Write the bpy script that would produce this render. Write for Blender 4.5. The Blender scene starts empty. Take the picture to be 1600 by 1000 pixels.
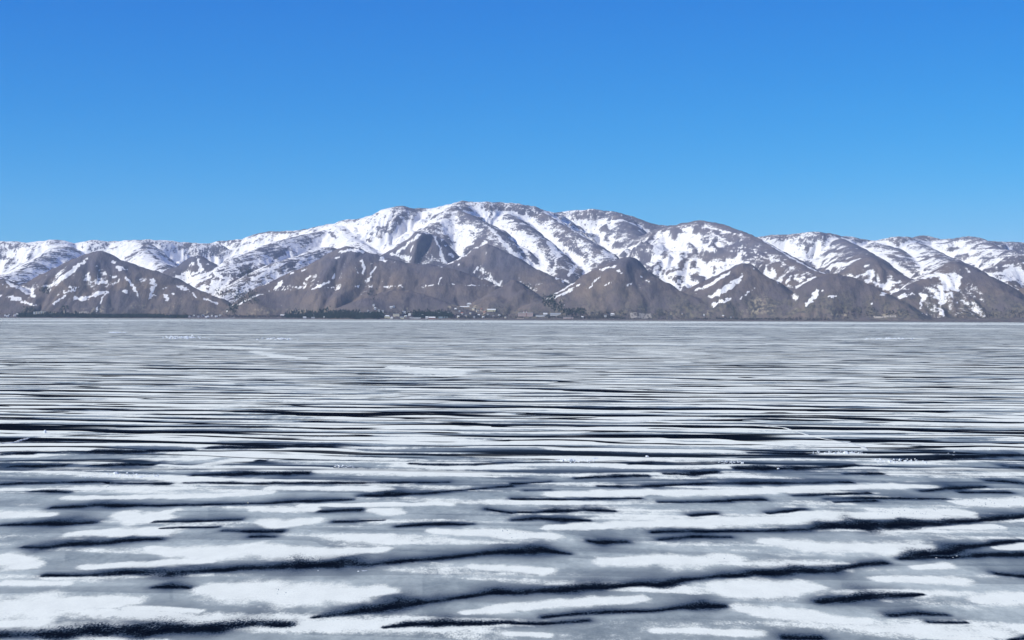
import bpy, math, random
import numpy as np
from mathutils import Euler

# ------------------------------------------------------------------ camera
F = 2775.0                       # focal length in photo pixels (1600 wide)
CAM_Z = 30.0
scene = bpy.context.scene
cam_data = bpy.data.cameras.new("camera")
cam_data.sensor_width = 36.0
cam_data.lens = 36.0 * F / 1600.0
cam_data.clip_start = 1.0
cam_data.clip_end = 80000.0
cam = bpy.data.objects.new("camera", cam_data)
scene.collection.objects.link(cam)
cam.location = (0, 0, CAM_Z)
PITCH, ROLL = math.radians(90 - 0.208), math.radians(0.20)
ROT = Euler((PITCH, 0, 0)).to_matrix() @ Euler((0, 0, ROLL)).to_matrix()
cam.rotation_euler = ROT.to_euler()
scene.camera = cam
ROT = np.array(ROT)

HZ = 500.0 - F * math.tan(math.radians(0.208))    # row of the true horizon

# ------------------------------------------------------------------ light
SUN_EL, SUN_AZ = 38.0, 246.0      # azimuth clockwise from +Y; the sun stands left of and behind the viewer
world = bpy.data.worlds.new("World")
scene.world = world
world.use_nodes = True
wn, wl = world.node_tree.nodes, world.node_tree.links
wn.clear()
sky = wn.new("ShaderNodeTexSky")
sky.sky_type = 'NISHITA'
sky.sun_disc = False
sky.sun_elevation = math.radians(SUN_EL)
sky.sun_rotation = math.radians(SUN_AZ)
sky.altitude = 1900
sky.air_density = 1.0
sky.dust_density = 0.0
sky.ozone_density = 4.0
tc = wn.new("ShaderNodeTexCoord")
mp = wn.new("ShaderNodeMapping")
mp.inputs['Scale'].default_value = (1, 1, 1.0)      # thin mountain air: the deep blue starts low over the ridges
sep = wn.new("ShaderNodeSeparateColor")
com = wn.new("ShaderNodeCombineColor")
# saturated azure as the photograph's film shows it: one response curve per channel for the whole sky
for ch, (gam, gain) in zip(('Red', 'Green', 'Blue'), ((4.0, 1.05), (1.2, .60), (.62, .86))):
    a_ = wn.new("ShaderNodeMath"); a_.operation = 'MULTIPLY'; a_.inputs[1].default_value = 0.12
    p_ = wn.new("ShaderNodeMath"); p_.operation = 'POWER'; p_.inputs[1].default_value = gam
    g_ = wn.new("ShaderNodeMath"); g_.operation = 'MULTIPLY'; g_.inputs[1].default_value = gain / 0.12
    wl.new(sep.outputs[ch], a_.inputs[0]); wl.new(a_.outputs[0], p_.inputs[0]); wl.new(p_.outputs[0], g_.inputs[0]); wl.new(g_.outputs[0], com.inputs[ch])
bg = wn.new("ShaderNodeBackground")
bg.inputs['Strength'].default_value = 0.12
wo = wn.new("ShaderNodeOutputWorld")
wl.new(tc.outputs['Generated'], mp.inputs['Vector'])
wl.new(mp.outputs['Vector'], sky.inputs['Vector'])
wl.new(sky.outputs['Color'], sep.inputs['Color'])
wl.new(com.outputs['Color'], bg.inputs['Color'])
wl.new(bg.outputs['Background'], wo.inputs['Surface'])

sun_data = bpy.data.lights.new("sun", 'SUN')
sun_data.energy = 4.7
sun_data.angle = math.radians(0.53)
sun_data.color = (1.0, 0.985, 0.86)
sun = bpy.data.objects.new("sun", sun_data)
scene.collection.objects.link(sun)
sun.rotation_euler = Euler((math.radians(90 - SUN_EL), 0, math.radians(180 - SUN_AZ)), 'XYZ')
sun.location = (-800, -800, 900)

scene.view_settings.view_transform = 'Standard'
scene.view_settings.look = 'None'
scene.view_settings.exposure = 0.1
scene.view_settings.gamma = 1.0
scene.view_settings.use_curve_mapping = False
scene.cycles.volume_bounces = 1
scene.cycles.max_bounces = 6

rng = np.random.default_rng(7)
random.seed(7)

# ------------------------------------------------------------------ helpers
def ray(u, v):
    d = np.array([(u - 800.0) / F, (500.0 - v) / F, -1.0])
    d = ROT @ d
    return d / d[1]

def at(u, v, Y):
    """The point that lies Y metres out and is seen at (u, v) of the photograph."""
    return np.array([0, 0, CAM_Z]) + ray(u, v) * Y

def on_ice(u, v):
    d = ray(u, v)
    t = -CAM_Z / d[2]
    return d * t + np.array([0, 0, CAM_Z])

_P = np.random.default_rng(11).permutation(1024)
_G = np.random.default_rng(12).uniform(0, 2 * math.pi, 1024)
_GX, _GY = np.cos(_G), np.sin(_G)
def perlin(x, y, seed=0):
    x = np.asarray(x, float); y = np.asarray(y, float)
    xi = np.floor(x).astype(np.int64); yi = np.floor(y).astype(np.int64)
    xf = x - xi; yf = y - yi
    sx = xf * xf * xf * (xf * (xf * 6 - 15) + 10); sy = yf * yf * yf * (yf * (yf * 6 - 15) + 10)
    def g(a, b, fx, fy):
        h = _P[(_P[(a + seed * 37) & 1023] + b) & 1023]
        return _GX[h] * fx + _GY[h] * fy
    n00 = g(xi, yi, xf, yf); n10 = g(xi + 1, yi, xf - 1, yf)
    n01 = g(xi, yi + 1, xf, yf - 1); n11 = g(xi + 1, yi + 1, xf - 1, yf - 1)
    a = n00 + sx * (n10 - n00); b = n01 + sx * (n11 - n01)
    return (a + sy * (b - a)) * 1.5
def fbm(x, y, octaves=4, seed=0, gain=0.5):
    s = 0; a = 1.0
    for i in range(octaves):
        s = s + a * perlin(x, y, seed + i)
        x = x * 2.03 + 11.3; y = y * 2.03 + 5.7; a *= gain
    return s
def smooth(a, b, x):
    t = np.clip((x - a) / (b - a), 0, 1)
    return t * t * (3 - 2 * t)

def link(o, parent=None):
    scene.collection.objects.link(o)
    if parent is not None:
        o.parent = parent
    return o

def mesh_object(name, verts, faces, mats, parent=None, face_mats=None, smooth_shade=False):
    me = bpy.data.meshes.new(name)
    me.from_pydata([tuple(map(float, v)) for v in verts], [], faces)
    for m in (mats if isinstance(mats, (list, tuple)) else [mats]):
        me.materials.append(m)
    if face_mats is not None:
        me.polygons.foreach_set('material_index', face_mats)
    if smooth_shade:
        me.polygons.foreach_set('use_smooth', [True] * len(me.polygons))
    me.update()
    return link(bpy.data.objects.new(name, me), parent)

def grid_mesh(name, X, Y, Z, mat, attrs):
    r, c = X.shape
    co = np.stack([X, Y, Z], -1).reshape(-1, 3).astype(np.float32)
    idx = np.arange(r * c).reshape(r, c)
    q = np.stack([idx[:-1, :-1], idx[:-1, 1:], idx[1:, 1:], idx[1:, :-1]], -1).reshape(-1, 4)
    me = bpy.data.meshes.new(name)
    me.vertices.add(len(co)); me.vertices.foreach_set('co', co.ravel())
    me.loops.add(q.size); me.loops.foreach_set('vertex_index', q.ravel().astype(np.int32))
    me.polygons.add(len(q))
    me.polygons.foreach_set('loop_start', np.arange(0, q.size, 4, dtype=np.int32))
    me.polygons.foreach_set('use_smooth', np.ones(len(q), dtype=bool))
    me.update(calc_edges=True)
    for k, a in attrs.items():
        at_ = me.attributes.new(k, 'FLOAT', 'POINT')
        at_.data.foreach_set('value', a.astype(np.float32).ravel())
    me.materials.append(mat)
    return link(bpy.data.objects.new(name, me))

def thing(o, label, cat, group=None):
    o['label'] = label; o['category'] = cat
    if group: o['group'] = group
    return o
def kind(o, k):
    o['kind'] = k
    return o

# ------------------------------------------------------------------ node helpers
class N:
    def __init__(self, name):
        self.m = bpy.data.materials.new(name); self.m.use_nodes = True
        self.t = self.m.node_tree; self.t.nodes.clear()
    def new(self, typ, **kw):
        n = self.t.nodes.new(typ)
        for k, v in kw.items():
            setattr(n, k, v)
        return n
    def put(self, sock, v):
        if isinstance(v, bpy.types.NodeSocket): self.t.links.new(v, sock)
        elif v is not None: sock.default_value = v
    def math(self, op, a, b=None, c=None, clamp=False):
        n = self.new('ShaderNodeMath', operation=op, use_clamp=clamp)
        self.put(n.inputs[0], a)
        if b is not None: self.put(n.inputs[1], b)
        if c is not None: self.put(n.inputs[2], c)
        return n.outputs[0]
    def attr(self, name):
        return self.new('ShaderNodeAttribute', attribute_name=name).outputs['Fac']
    def coords(self, scale=(1, 1, 1), rot=(0, 0, 0), loc=(0, 0, 0)):
        t = self.new('ShaderNodeTexCoord'); m = self.new('ShaderNodeMapping')
        m.inputs['Scale'].default_value = scale; m.inputs['Rotation'].default_value = rot
        m.inputs['Location'].default_value = loc
        self.t.links.new(t.outputs['Object'], m.inputs['Vector'])
        return m.outputs['Vector']
    def noise(self, vec, scale=1.0, detail=3.0, rough=0.5, dist=0.0, out='Fac'):
        n = self.new('ShaderNodeTexNoise')
        n.inputs['Scale'].default_value = scale; n.inputs['Detail'].default_value = detail
        n.inputs['Roughness'].default_value = rough; n.inputs['Distortion'].default_value = dist
        self.t.links.new(vec, n.inputs['Vector'])
        return n.outputs[out]
    def remap(self, x, a, b, c=0.0, d=1.0, smoothstep=True):
        n = self.new('ShaderNodeMapRange', interpolation_type='SMOOTHSTEP' if smoothstep else 'LINEAR')
        self.put(n.inputs[0], x)
        for i, v in zip((1, 2, 3, 4), (a, b, c, d)): self.put(n.inputs[i], v)
        return n.outputs[0]
    def mix(self, fac, a, b):
        n = self.new('ShaderNodeMix', data_type='RGBA')
        self.put(n.inputs[0], fac)
        for s, v in ((n.inputs[6], a), (n.inputs[7], b)):
            if isinstance(v, tuple): v = v if len(v) == 4 else v + (1,)
            self.put(s, v)
        return n.outputs[2]
    def bsdf(self, color, rough=0.9, spec=0.2, normal=None):
        b = self.new('ShaderNodeBsdfPrincipled')
        if isinstance(color, tuple): color = color + (1,) if len(color) == 3 else color
        self.put(b.inputs['Base Color'], color); self.put(b.inputs['Roughness'], rough)
        self.put(b.inputs['Specular IOR Level'], spec)
        if normal is not None: self.t.links.new(normal, b.inputs['Normal'])
        o = self.new('ShaderNodeOutputMaterial')
        self.t.links.new(b.outputs[0], o.inputs['Surface'])
        return self.m
    def bump(self, h, strength=0.5, dist=1.0):
        b = self.new('ShaderNodeBump')
        b.inputs['Strength'].default_value = strength; b.inputs['Distance'].default_value = dist
        self.t.links.new(h, b.inputs['Height'])
        return b.outputs[0]

def plain(name, col, var=0.25, scale=0.3, rough=0.85):
    n = N(name)
    f = n.noise(n.coords(), scale, 3)
    a = tuple(c * (1 - var) for c in col); b = tuple(min(1, c * (1 + var)) for c in col)
    return n.bsdf(n.mix(f, a, b), rough, 0.2)

# ------------------------------------------------------------------ mountain range
# every crest: (snow cover, front slope, back slope, [(u, v, distance)...]); the ground is the highest of their flanks
CRESTS = [
 # far left range
 (0.6, .42, .25, [(-420,392,13200),(-250,384,13000),(-80,381,13000),(0,376,12800),(40,378.5,12800),(85,374.5,12600),(115,380,12800),(150,375,12700),(175,377.5,12800),(215,375,12600),(260,376,12800),(300,379.5,12900),(335,381,13000)]),
 # dome behind, rising to the main summit
 (0.4, .40, .25, [(320,382,13400),(345,376,13400),(380,374,13300),(400,366,13200),(430,361,13000),(460,361,12800),(490,356,12600),(520,350,12500),(545,343,12400),(570,341,12300),(585,336,12200),(605,327,12100),(620,322,12000),(640,325,12100),(660,326,12200),(680,325,12100),(700,320,12000),(725,314,11900),(745,315,11900),(785,316,12000),(810,318,12000),(830,322,12000),(850,329,12100),(866,334,12300)]),
 # round top right of the summit
 (0.08, .42, .25, [(845,345,12900),(866,333,12800),(880,330,12800),(925,327,12700),(950,330,12700),(970,333,12700),(990,339,12700),(1010,346,12700),(1030,351,12700),(1060,357,12800)]),
 # right peak and its long right crest
 (-0.3, .46, .28, [(1015,366,11400),(1040,353.5,11200),(1060,352,11000),(1075,347,10900),(1090,345,10800),(1105,346,10700),(1120,350,10600),(1140,356,10400),(1160,363,10200),(1190,379,9900),(1230,401,9500),(1262,419,9250),(1285,428,9100)]),
 # far right range
 (0.2, .42, .25, [(1160,372,12400),(1190,369,12300),(1210,367,12200),(1240,366,12200),(1260,363,12100),(1275,362,12000),(1290,364,12100),(1320,369,12200),(1345,373,12300),(1360,376,12300),(1380,373,12200),(1400,370,12100),(1415,371,12200),(1428,373,12700),(1440,368,12900),(1450,369,12900),(1475,374,12800),(1490,373,12300),(1505,370,12100),(1520,370,12100),(1540,376,12200),(1560,378,12300),(1600,379,12500),(1680,382,12500),(1850,378,12500),(2050,390,12500)]),
 # spurs of the left range
 (0.55, .45, .35, [(101,381,12500),(80,392,12000),(56,406,11500),(34,422,11000),(5,433,10500),(-40,445,10200)]),
 (0.6, .45, .35, [(226,379,12400),(224,392,11700),(238,403,11300),(252,418,10800)]),
 (0.42, .45, .35, [(516,358,12300),(480,366,12000),(442,375,11600),(405,389,11100),(371,402,10700),(350,420,10400)]),
 (0.42, .45, .35, [(513,386,11200),(493,390,11000),(474,399,10700),(446,407,10300),(435,409,10200),(420,416,10100),(403,424,10000),(378,439,9800),(361,451,9650),(344,467,9500)]),
 (0.55, .5, .35, [(530,352,12300),(550,372,11600),(575,390,11000),(592,402,10700)]),
 # hills above the left shore
 (-0.55, .5, .35, [(-420,452,9400),(-250,440,9500),(-80,425,9600),(-30,430,9500),(0,436,9450),(10,438.5,9400),(25,447,9350),(40,458,9300),(52,468,9250),(66,484,9200)]),
 (-0.75, .5, .4, [(50,446,9750),(56,438,9700),(93,416,9600),(118,404,9560),(147,393.5,9500),(157,392,9500),(170,397,9500),(191,407,9480),(216,416,9460),(241,423,9450),(270,432,9430),(285,441,9400),(311,453,9350),(341,466,9300),(356,477,9250),(362,487,9200)]),
 (-0.45, .5, .4, [(264,434,10500),(277,416,10600),(300,401,10650),(308,398.5,10650),(319,406,10600),(336,417,10500),(354,428,10400),(370,435,10300)]),
 # broad brown hill left of the middle
 (-1.0, .5, .4, [(357,491,8900),(370,478,8950),(388,462,9000),(412,446,9100),(446,429,9150),(462,422,9150),(479,416,9150),(496,406,9150),(513,395,9150),(530,388,9150),(541,384.5,9150),(552,385.5,9150),(562,388,9130),(575,394,9120),(604,403,9100),(633,411,9050),(667,413,9050),(694,417,9000),(719,424,8980),(740,432,8950),(761,440,8920),(774,446,8900),(790,452,8880),(812,463,8850),(830,472,8830)]),
 (-1.0, .45, .4, [(775,460,8650),(784,450,8680),(803,437,8700),(822,451,8650),(843,467,8600),(864,479,8550),(885,488,8500)]),
 (-1.0, .35, .45, [(575,466,8480),(600,456,8550),(640,453,8600),(670,462,8560),(700,474,8480)]),
 # spurs of the main summit
 (-0.85, .5, .3, [(592,402,10500),(614,390,10550),(638,373,10600),(650,362,10600),(660,361,10600),(677,369,10600),(684,384,10550),(694,414,10450)]),
 (0.2, .48, .3, [(720,316,11850),(707,326,11500),(690,345,11200),(675,354,11000)]),
 (-0.1, .48, .3, [(707,326,11500),(730,335,11300),(757,350,11000),(774,363,10800),(785,378,10650)]),
 (-0.8, .5, .3, [(694,416,10000),(715,407,10050),(732,397,10100),(749,385,10150),(761,381,10150),(772,384.5,10130),(790,394,10100),(803,401,10060),(818,411,10020),(835,420,9980),(858,431,9900),(868,442,9800)]),
 (0.0, .48, .3, [(839,327,12000),(862,342,11700),(885,357,11400),(906,369,11100),(927,382,10900),(940,394,10700),(952,410,10500)]),
 (0.02, .48, .3, [(790,330,11900),(815,352,11300),(845,375,10900),(868,398,10600),(880,425,10300)]),
 (-0.3, .48, .3, [(962,332,12600),(985,358,12000),(1000,380,11500),(1012,405,11000),(1018,428,10600)]),
 # hills above the right shore
 (-0.85, .5, .4, [(846,470,8500),(874,454,8530),(898,441,8560),(916,428.5,8580),(940,418,8600),(954,410,8600),(977,401.5,8600),(990,401.5,8600),(1007,420,8570),(1021,433,8540),(1040,442,8520),(1058,452,8480),(1081,463,8420),(1099,472,8370),(1112,483,8320),(1118,492,8250)]),
 (-0.75, .5, .4, [(1068,458,8650),(1072,454,8650),(1099,440,8620),(1121,429,8600),(1148,416,8560),(1164,411.5,8540),(1184,425,8480),(1202,436,8440),(1220,451,8380),(1236,468,8300),(1249,479,8240),(1257,488,8180)]),
 (-0.8, .5, .4, [(1228,472,8330),(1238,461,8340),(1247,450,8340),(1265,438,8320),(1279,430.5,8300),(1296,426.5,8280),(1310,427.5,8260),(1319,431,8240),(1337,436,8220),(1356,444,8190),(1381,457,8130),(1397,468,8080),(1412,481,8000),(1425,492,7920)]),
 (-0.5, .48, .35, [(1311,372,12000),(1337,387,11000),(1350,397,10000),(1360,404,9400),(1375,412,9350),(1394,423,9300),(1412,434,9200),(1428,442,9100)]),
 (-0.4, .5, .35, [(1320,430,9500),(1335,419,9480),(1350,408,9450),(1360,404,9400)]),
 (0.1, .45, .3, [(1364,379,12100),(1394,387,11400),(1412,404,10700),(1431,415,10400),(1450,423,10100),(1463,430,9900)]),
 (0.15, .45, .3, [(1420,376,12300),(1441,384,11600),(1459,393,11000),(1478,404,10200),(1487,408,9600),(1495,410,8700)]),
 (-0.65, .5, .35, [(1420,452,8550),(1442,437,8600),(1463,430,8640),(1474,419.5,8660),(1485,412,8680),(1495,409.5,8680),(1510,416,8640),(1525,423,8590),(1544,431,8540),(1559,440,8480),(1576,457,8400),(1591,466,8350),(1620,480,8250),(1660,490,8150)]),
 (0.05, .45, .3, [(1525,371,12000),(1560,388,11200),(1585,393,10700),(1610,402,10300)]),
 (-0.1, .48, .35, [(1558,428,9700),(1566,412,9800),(1581,401,9850),(1600,398,9900),(1660,393,9900),(1780,402,9800),(1900,430,9500)]),
 (-0.5, .5, .35, [(1574,465,8800),(1589,455,8850),(1600,449,8850),(1660,428,8900),(1750,420,8900),(1850,445,8800),(1980,470,8600)]),
]
def catmull(p, step=30.0):
    p = np.asarray(p, float)
    q = np.vstack([2 * p[0] - p[1], p, 2 * p[-1] - p[-2]])
    out = []
    for i in range(1, len(q) - 2):
        a, b, c, d = q[i - 1], q[i], q[i + 1], q[i + 2]
        n = max(1, int(np.linalg.norm((c - b)[:2]) / 90))
        for k in range(n):
            t = k / n
            out.append(0.5 * (2 * b + (c - a) * t + (2 * a - 5 * b + 4 * c - d) * t ** 2 + (3 * b - a - 3 * c + d) * t ** 3) * .6 + (b + (c - b) * t) * .4)
    out.append(q[-2])
    return np.array(out)

us = np.concatenate([np.arange(-420, -20, 6.0), np.arange(-20, 1620, 1.55), np.arange(1620, 2040, 6.0)])
tb = (us - 800) / F
YR = [7180.0]
while YR[-1] < 14200:
    y = YR[-1]
    YR.append(y + (9.0 if y < 9300 else 12.0 if y < 11000 else 17.0 if y < 12600 else 30.0))
YR = np.array(YR)
TB, TY = np.meshgrid(tb, YR)
TX = TB * TY
def shore_y(x):
    return 8050.0 - x * 0.235 + 60 * perlin(x / 900.0, 0.3, 3) + 25 * perlin(x / 260.0, 0.7, 4)
inland = TY - shore_y(TX)
wx = TX + 55 * fbm(TX / 420.0, TY / 420.0, 3, 21)
wy = TY + 55 * fbm(TX / 420.0, TY / 420.0, 3, 31)
base = np.where(inland > 0, 1.2 + inland * 0.022 + 3.0 * fbm(TX / 160.0, TY / 160.0, 3, 41) * smooth(20, 200, inland), -0.4 + inland * 0.05)
base = np.minimum(base, 60 + 0.0 * base)
H = base.copy()
OWN = np.full(H.shape, -0.35)
DCR = np.full(H.shape, 400.0)
for ci, (cover, sf, sb, pts) in enumerate(CRESTS):
    P = catmull([at(u, v, Y) for u, v, Y in pts])
    # only the rows and columns this crest can reach
    zmax = P[:, 2].max()
    r0 = np.searchsorted(YR, P[:, 1].min() - zmax / sf * 1.15 - 50); r1 = np.searchsorted(YR, P[:, 1].max() + zmax / sb * 1.1 + 50)
    blim = P[:, 0] / P[:, 1]
    c0 = np.searchsorted(tb, blim.min() - zmax / sf / 8500); c1 = np.searchsorted(tb, blim.max() + zmax / sf / 8500)
    if r1 <= r0 or c1 <= c0: continue
    sl = (slice(r0, r1), slice(c0, c1))
    gx, gy = TX[sl], TY[sl]
    # warp fades in away from the crest so the crest itself stays where it is
    best = np.full(gx.shape, 1e18); zc = np.zeros(gx.shape); dy = np.zeros(gx.shape); ws = np.zeros(gx.shape)
    for a, b in zip(P[:-1], P[1:]):
        ex, ey = b[0] - a[0], b[1] - a[1]
        L = ex * ex + ey * ey + 1e-6
        t = np.clip(((gx - a[0]) * ex + (gy - a[1]) * ey) / L, 0, 1)
        qx = gx - a[0] - t * ex; qy = gy - a[1] - t * ey
        d = qx * qx + qy * qy
        best = np.minimum(best, d)
        i2 = 1.0 / (d + 500.0); i2 = i2 * i2; i2 = i2 * i2
        w = i2 * i2 * (math.sqrt(L) + 1.0)
        ws += w; zc += w * (a[2] + t * (b[2] - a[2])); dy += w * qy
    d = np.sqrt(best); zc /= ws; dy /= ws
    w = 0.5 - 0.5 * np.clip(dy / (d + 1e-3), -1, 1)
    s = sb + (sf - sb) * w
    # convex crest, straight flank, gullied further down
    fl = smooth(15, 260, d)
    gul = 1.0 - np.abs(perlin(wx[sl] / 150.0, wy[sl] / 520.0, ci + 50)) * 2.0
    gul2 = 1.0 - np.abs(perlin(wx[sl] / 62.0, wy[sl] / 260.0, ci + 90)) * 2.0
    rel = np.clip(zc / 300.0, 0.15, 1.4)
    gul3 = 1.0 - np.abs(perlin(wx[sl] / 330.0, wy[sl] / 900.0, ci + 130)) * 2.0
    fl3 = smooth(60, 420, d)
    h = zc - s * (np.sqrt(d * d + 40.0 ** 2) - 40.0) * 1.06 - fl * rel * (24 * gul + 12 * gul2 + 8) - fl3 * rel * (34 * gul3 + 22)
    old = H[sl]
    k = 16.0
    hh = np.clip(0.5 + 0.5 * (h - old) / k, 0, 1)
    new = old + (h - old) * hh + k * hh * (1 - hh) * 0.6
    win = h > old
    OWN[sl] = OWN[sl] + (cover - OWN[sl]) * hh
    DCR[sl] = np.where(win, d, DCR[sl])
    H[sl] = new
H = H + smooth(10, 120, H) * (6.5 * fbm(TX / 110.0, TY / 150.0, 5, 61, .55))
H = np.where(inland > 0, np.maximum(H, 0.6), np.minimum(base, -0.3))

def ground_z(x, y):
    """Height of the ground at plan points."""
    x = np.asarray(x, float); y = np.asarray(y, float)
    c = np.clip(np.interp(x / y, tb, np.arange(len(tb))), 0, len(tb) - 1.001); r = np.clip(np.interp(y, YR, np.arange(len(YR))), 0, len(YR) - 1.001)
    ci = c.astype(int); ri = r.astype(int); fc = c - ci; fr = r - ri
    return (H[ri, ci] * (1 - fc) * (1 - fr) + H[ri, ci + 1] * fc * (1 - fr) + H[ri + 1, ci] * (1 - fc) * fr + H[ri + 1, ci + 1] * fc * fr)

_YS = np.arange(7200.0, 13800.0, 6.0)
def on_land(u, v):
    """Where the sight line through (u, v) first meets the ground."""
    d = ray(u, v)
    x = d[0] * _YS; z = CAM_Z + d[2] * _YS
    g = ground_z(x, _YS)
    hit = np.nonzero(g > z)[0]
    i = hit[0] if len(hit) else int(np.argmin(z - g))
    return np.array([x[i], _YS[i], g[i]])

# snow lying in hollows, gullies and on lee flanks: strokes of (u, v, half width) laid on the ground
SNOW = """
10,440,2 20,446,2.5 40,456,2.5 52,464,2|28,438,4 50,455,4 54,462,3|12,465,3 30,468,3|32,470,2 55,478,2|0,464,2 -8,463,2|10,448,1.6
138,405,2 125,413,4 112,424,5 100,433,6 85,445,5 70,448,3|145,419,1.5 152,417,1.5|176,409,2.5 180,410,2.5|181,418,3 190,421,3.5 199,421,2.5|148,442,1.5 158,442,3 169,441,1.5
110,450,2 121,450,2|101,457,2.5 115,456,2.5|83,476,2 95,467,2 105,462,2|116,466,3 130,467,3.5 148,463,3.5 158,458,3 167,457,2|163,461,1.4 158,470,1.4 153,480,1.2 151,490,1
196,434,1.6 203,443,1.6 211,454,1.6 217,465,1.2|172,433,1.6 180,434,1.5|238,438,4 240,446,4|238,450,3 237,458,3 235,468,1.6|242,462,1.5|193,454,2 200,459,2|258,462,3 262,468,3|270,460,2|184,456,1.5
275,446,2.5 290,452,3 294,455,2|301,458,1.5 308,466,1.5|320,467,2 340,475,2
308,403,2 312,415,3 315,424,3|295,415,1.6 303,411,1.6|275,433,2.5 290,435,2.5 310,425,2.5|300,443,3 320,437,3 328,433,3|330,440,2 345,443,2|325,412,2|335,425,3 350,435,3 362,437,2.5|340,430,2|330,445,2 345,446,2|285,428,2
440,413,4 425,420,3.5 410,430,3 395,437,3|385,445,3 375,451,3|345,466,1.5 365,458,1.5 378,448,1.5|438,432,1.5 420,442,1.5 412,446,1.5|370,478,1.5 390,468,1.5 410,460,1.3|475,405,3 462,418,2.5|455,428,1.5 458,426,1.5|355,487,1.4 361,480,1.6 364,476,1
440,441,4 432,450,3 430,452,1.5|420,455,1 435,455,1 477,451,1|436,448,1 477,449,1|475,443,1.2 478,448,1|487,453,2.5 500,447,3.5 515,441,1.5|478,437,1.5 485,432,1.5|472,423,1.5 480,421,1.5|521,430,1.5 523,436,1.5|439,477,1.5|518,451,.9 530,451,.9
530,394,2 550,391,4.5 568,393,2.5|526,405,2.5 530,402,2.5|565,407,2 568,418,2.5 568,430,1|555,420,.9 560,427,.9|587,417,2 582,425,2 575,438,.9|580,413,1.5|595,403,3 600,407,3|500,449,.9 520,449,1 560,449,1|575,448,1 585,448,1|600,448,1.2 630,448,1.2 637,451,1.2|618,410,1.5 650,409,1.5|690,417,1.3|690,434,1 684,446,1|665,447,.9 690,446,.9|700,444,.9 730,446,.9 775,447,.8
715,322,3 680,335,7 650,352,9 625,375,10 605,393,8|520,355,3 545,370,3.5 570,385,3.5 585,395,3.5|560,362,6 590,350,5 610,338,5|620,395,2.5 640,380,2.5 655,368,2.5|640,392,1.5 650,384,1.5|655,362,1.5 670,366,1.5|679,370,2.5 685,385,2 692,405,2.5 696,413,3|610,398,2.5 630,402,2.5 640,406,2.5
690,345,7 720,358,8 700,362,7|690,375,2.5 705,370,2.5 730,368,2.5|695,385,2.5 720,385,2.5 740,380,2.5|700,400,2.5 725,398,3 745,387,3|700,412,3 715,405,3 735,393,2|715,414,2|738,428,1.3 748,418,1.3|765,437,1 768,433,1|760,395,1.5
758,352,2 775,365,3 785,378,4 800,395,4 820,408,4 840,418,3 858,428,2|780,347,3 800,345,3|770,340,3 790,352,3 820,350,3 840,360,3|863,380,1.5 868,400,1.5 868,415,1.5 862,428,1.5|895,400,2.5 900,415,2.5 890,428,2.5 880,440,2.5|870,435,2.5 885,440,2.5
850,330,2 870,342,3 890,355,3 910,368,2.5 930,380,2|885,368,1 915,378,1|880,331,1.5 925,328,1.5|900,345,4 940,350,4 970,345,4|905,350,5 930,365,6 945,382,6|950,400,5 970,395,5|945,393,6 960,403,5|975,390,3 985,400,3|965,345,3 1000,355,3 1025,365,3
1040,365,6 1030,385,9 1025,405,6 1022,428,3|1075,360,7 1065,380,11 1055,400,12 1045,415,11|1095,385,6 1115,390,5|1050,430,5 1080,425,6 1110,415,5 1150,408,2.5|1060,440,4 1075,447,4|1030,428,3 1045,440,3 1060,448,3|1110,362,1.5 1125,372,1.5 1138,380,1.5|1105,355,2 1130,362,2 1160,368,2|1152,385,1.2 1165,388,1.2|1180,393,1.2 1190,401,1.2 1200,405,1.2|1205,407,2 1215,408,2|1140,393,1.2 1165,395,1.2|1225,414,1.5
1180,370,2.5 1202,382,3 1233,401,3 1267,419,3 1287,427,2|1200,378,7 1240,390,8 1280,410,8|1250,400,6 1300,400,6
1085,455,1.5 1110,445,2.5 1130,432,2.5 1143,424,1.5|1110,465,3 1130,455,5 1150,440,5 1160,430,2.5|1115,478,3 1140,468,3|1155,470,1.2 1168,458,1.2 1180,450,1.2|1167,411,2|1178,421,1.3|1208,420,2.5 1209,430,3 1213,440,1|1235,432,2 1228,442,1.5|1215,443,2|1250,438,3 1255,435,3
1275,432,2 1260,441,2 1247,449,2|1278,454,3 1272,465,4 1263,476,3 1261,480,1.5|1285,455,2|1240,462,2.5 1245,467,2.5|1295,465,2 1305,463,2|1362,473,1.2
1300,415,7 1320,415,7 1340,405,4|1335,433,2.5 1350,430,2.5 1358,425,2.5|1352,417,1.5 1360,414,1.5|1360,440,2 1385,450,5 1390,445,4 1405,440,3|1380,460,4 1400,455,5 1415,452,4|1405,465,3 1425,460,3|1440,425,4 1460,430,4 1445,434,4
1455,452,1.5 1460,448,1.5|1440,460,3 1445,465,3 1436,484,1|1460,465,3 1475,470,3 1470,475,3|1475,462,2|1473,486,2 1472,494,2|1448,478,2|1475,436,1.2 1482,435,1.2|1498,440,1.2 1502,443,1.2|1510,420,1.2 1515,425,1.2|1512,443,1 1518,447,1|1525,417,1 1530,427,1|1487,458,1.5 1488,463,1.5|1494,470,1.2 1495,474,1.2|1440,490,.8 1470,494,.8|1555,435,4 1570,440,4 1580,432,4
940,422,2.5 950,418,2.5 961,417,2.5|965,424,2 972,427,2|937,432,1.6 930,440,2 921,451,1.2|955,441,1.6 945,446,1.6|980,446,1.2 990,443,1.2|898,442,1.6 880,453,1.6 862,464,1.6 850,469,1.3|905,444,1 890,453,1.3 870,464,1.3 857,469,1|880,461,1.2 895,453,1|880,478,1.3|1000,432,1 1015,440,1
800,365,9 830,375,10 820,390,8|860,380,7 870,400,7 880,395,6
"""
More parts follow.
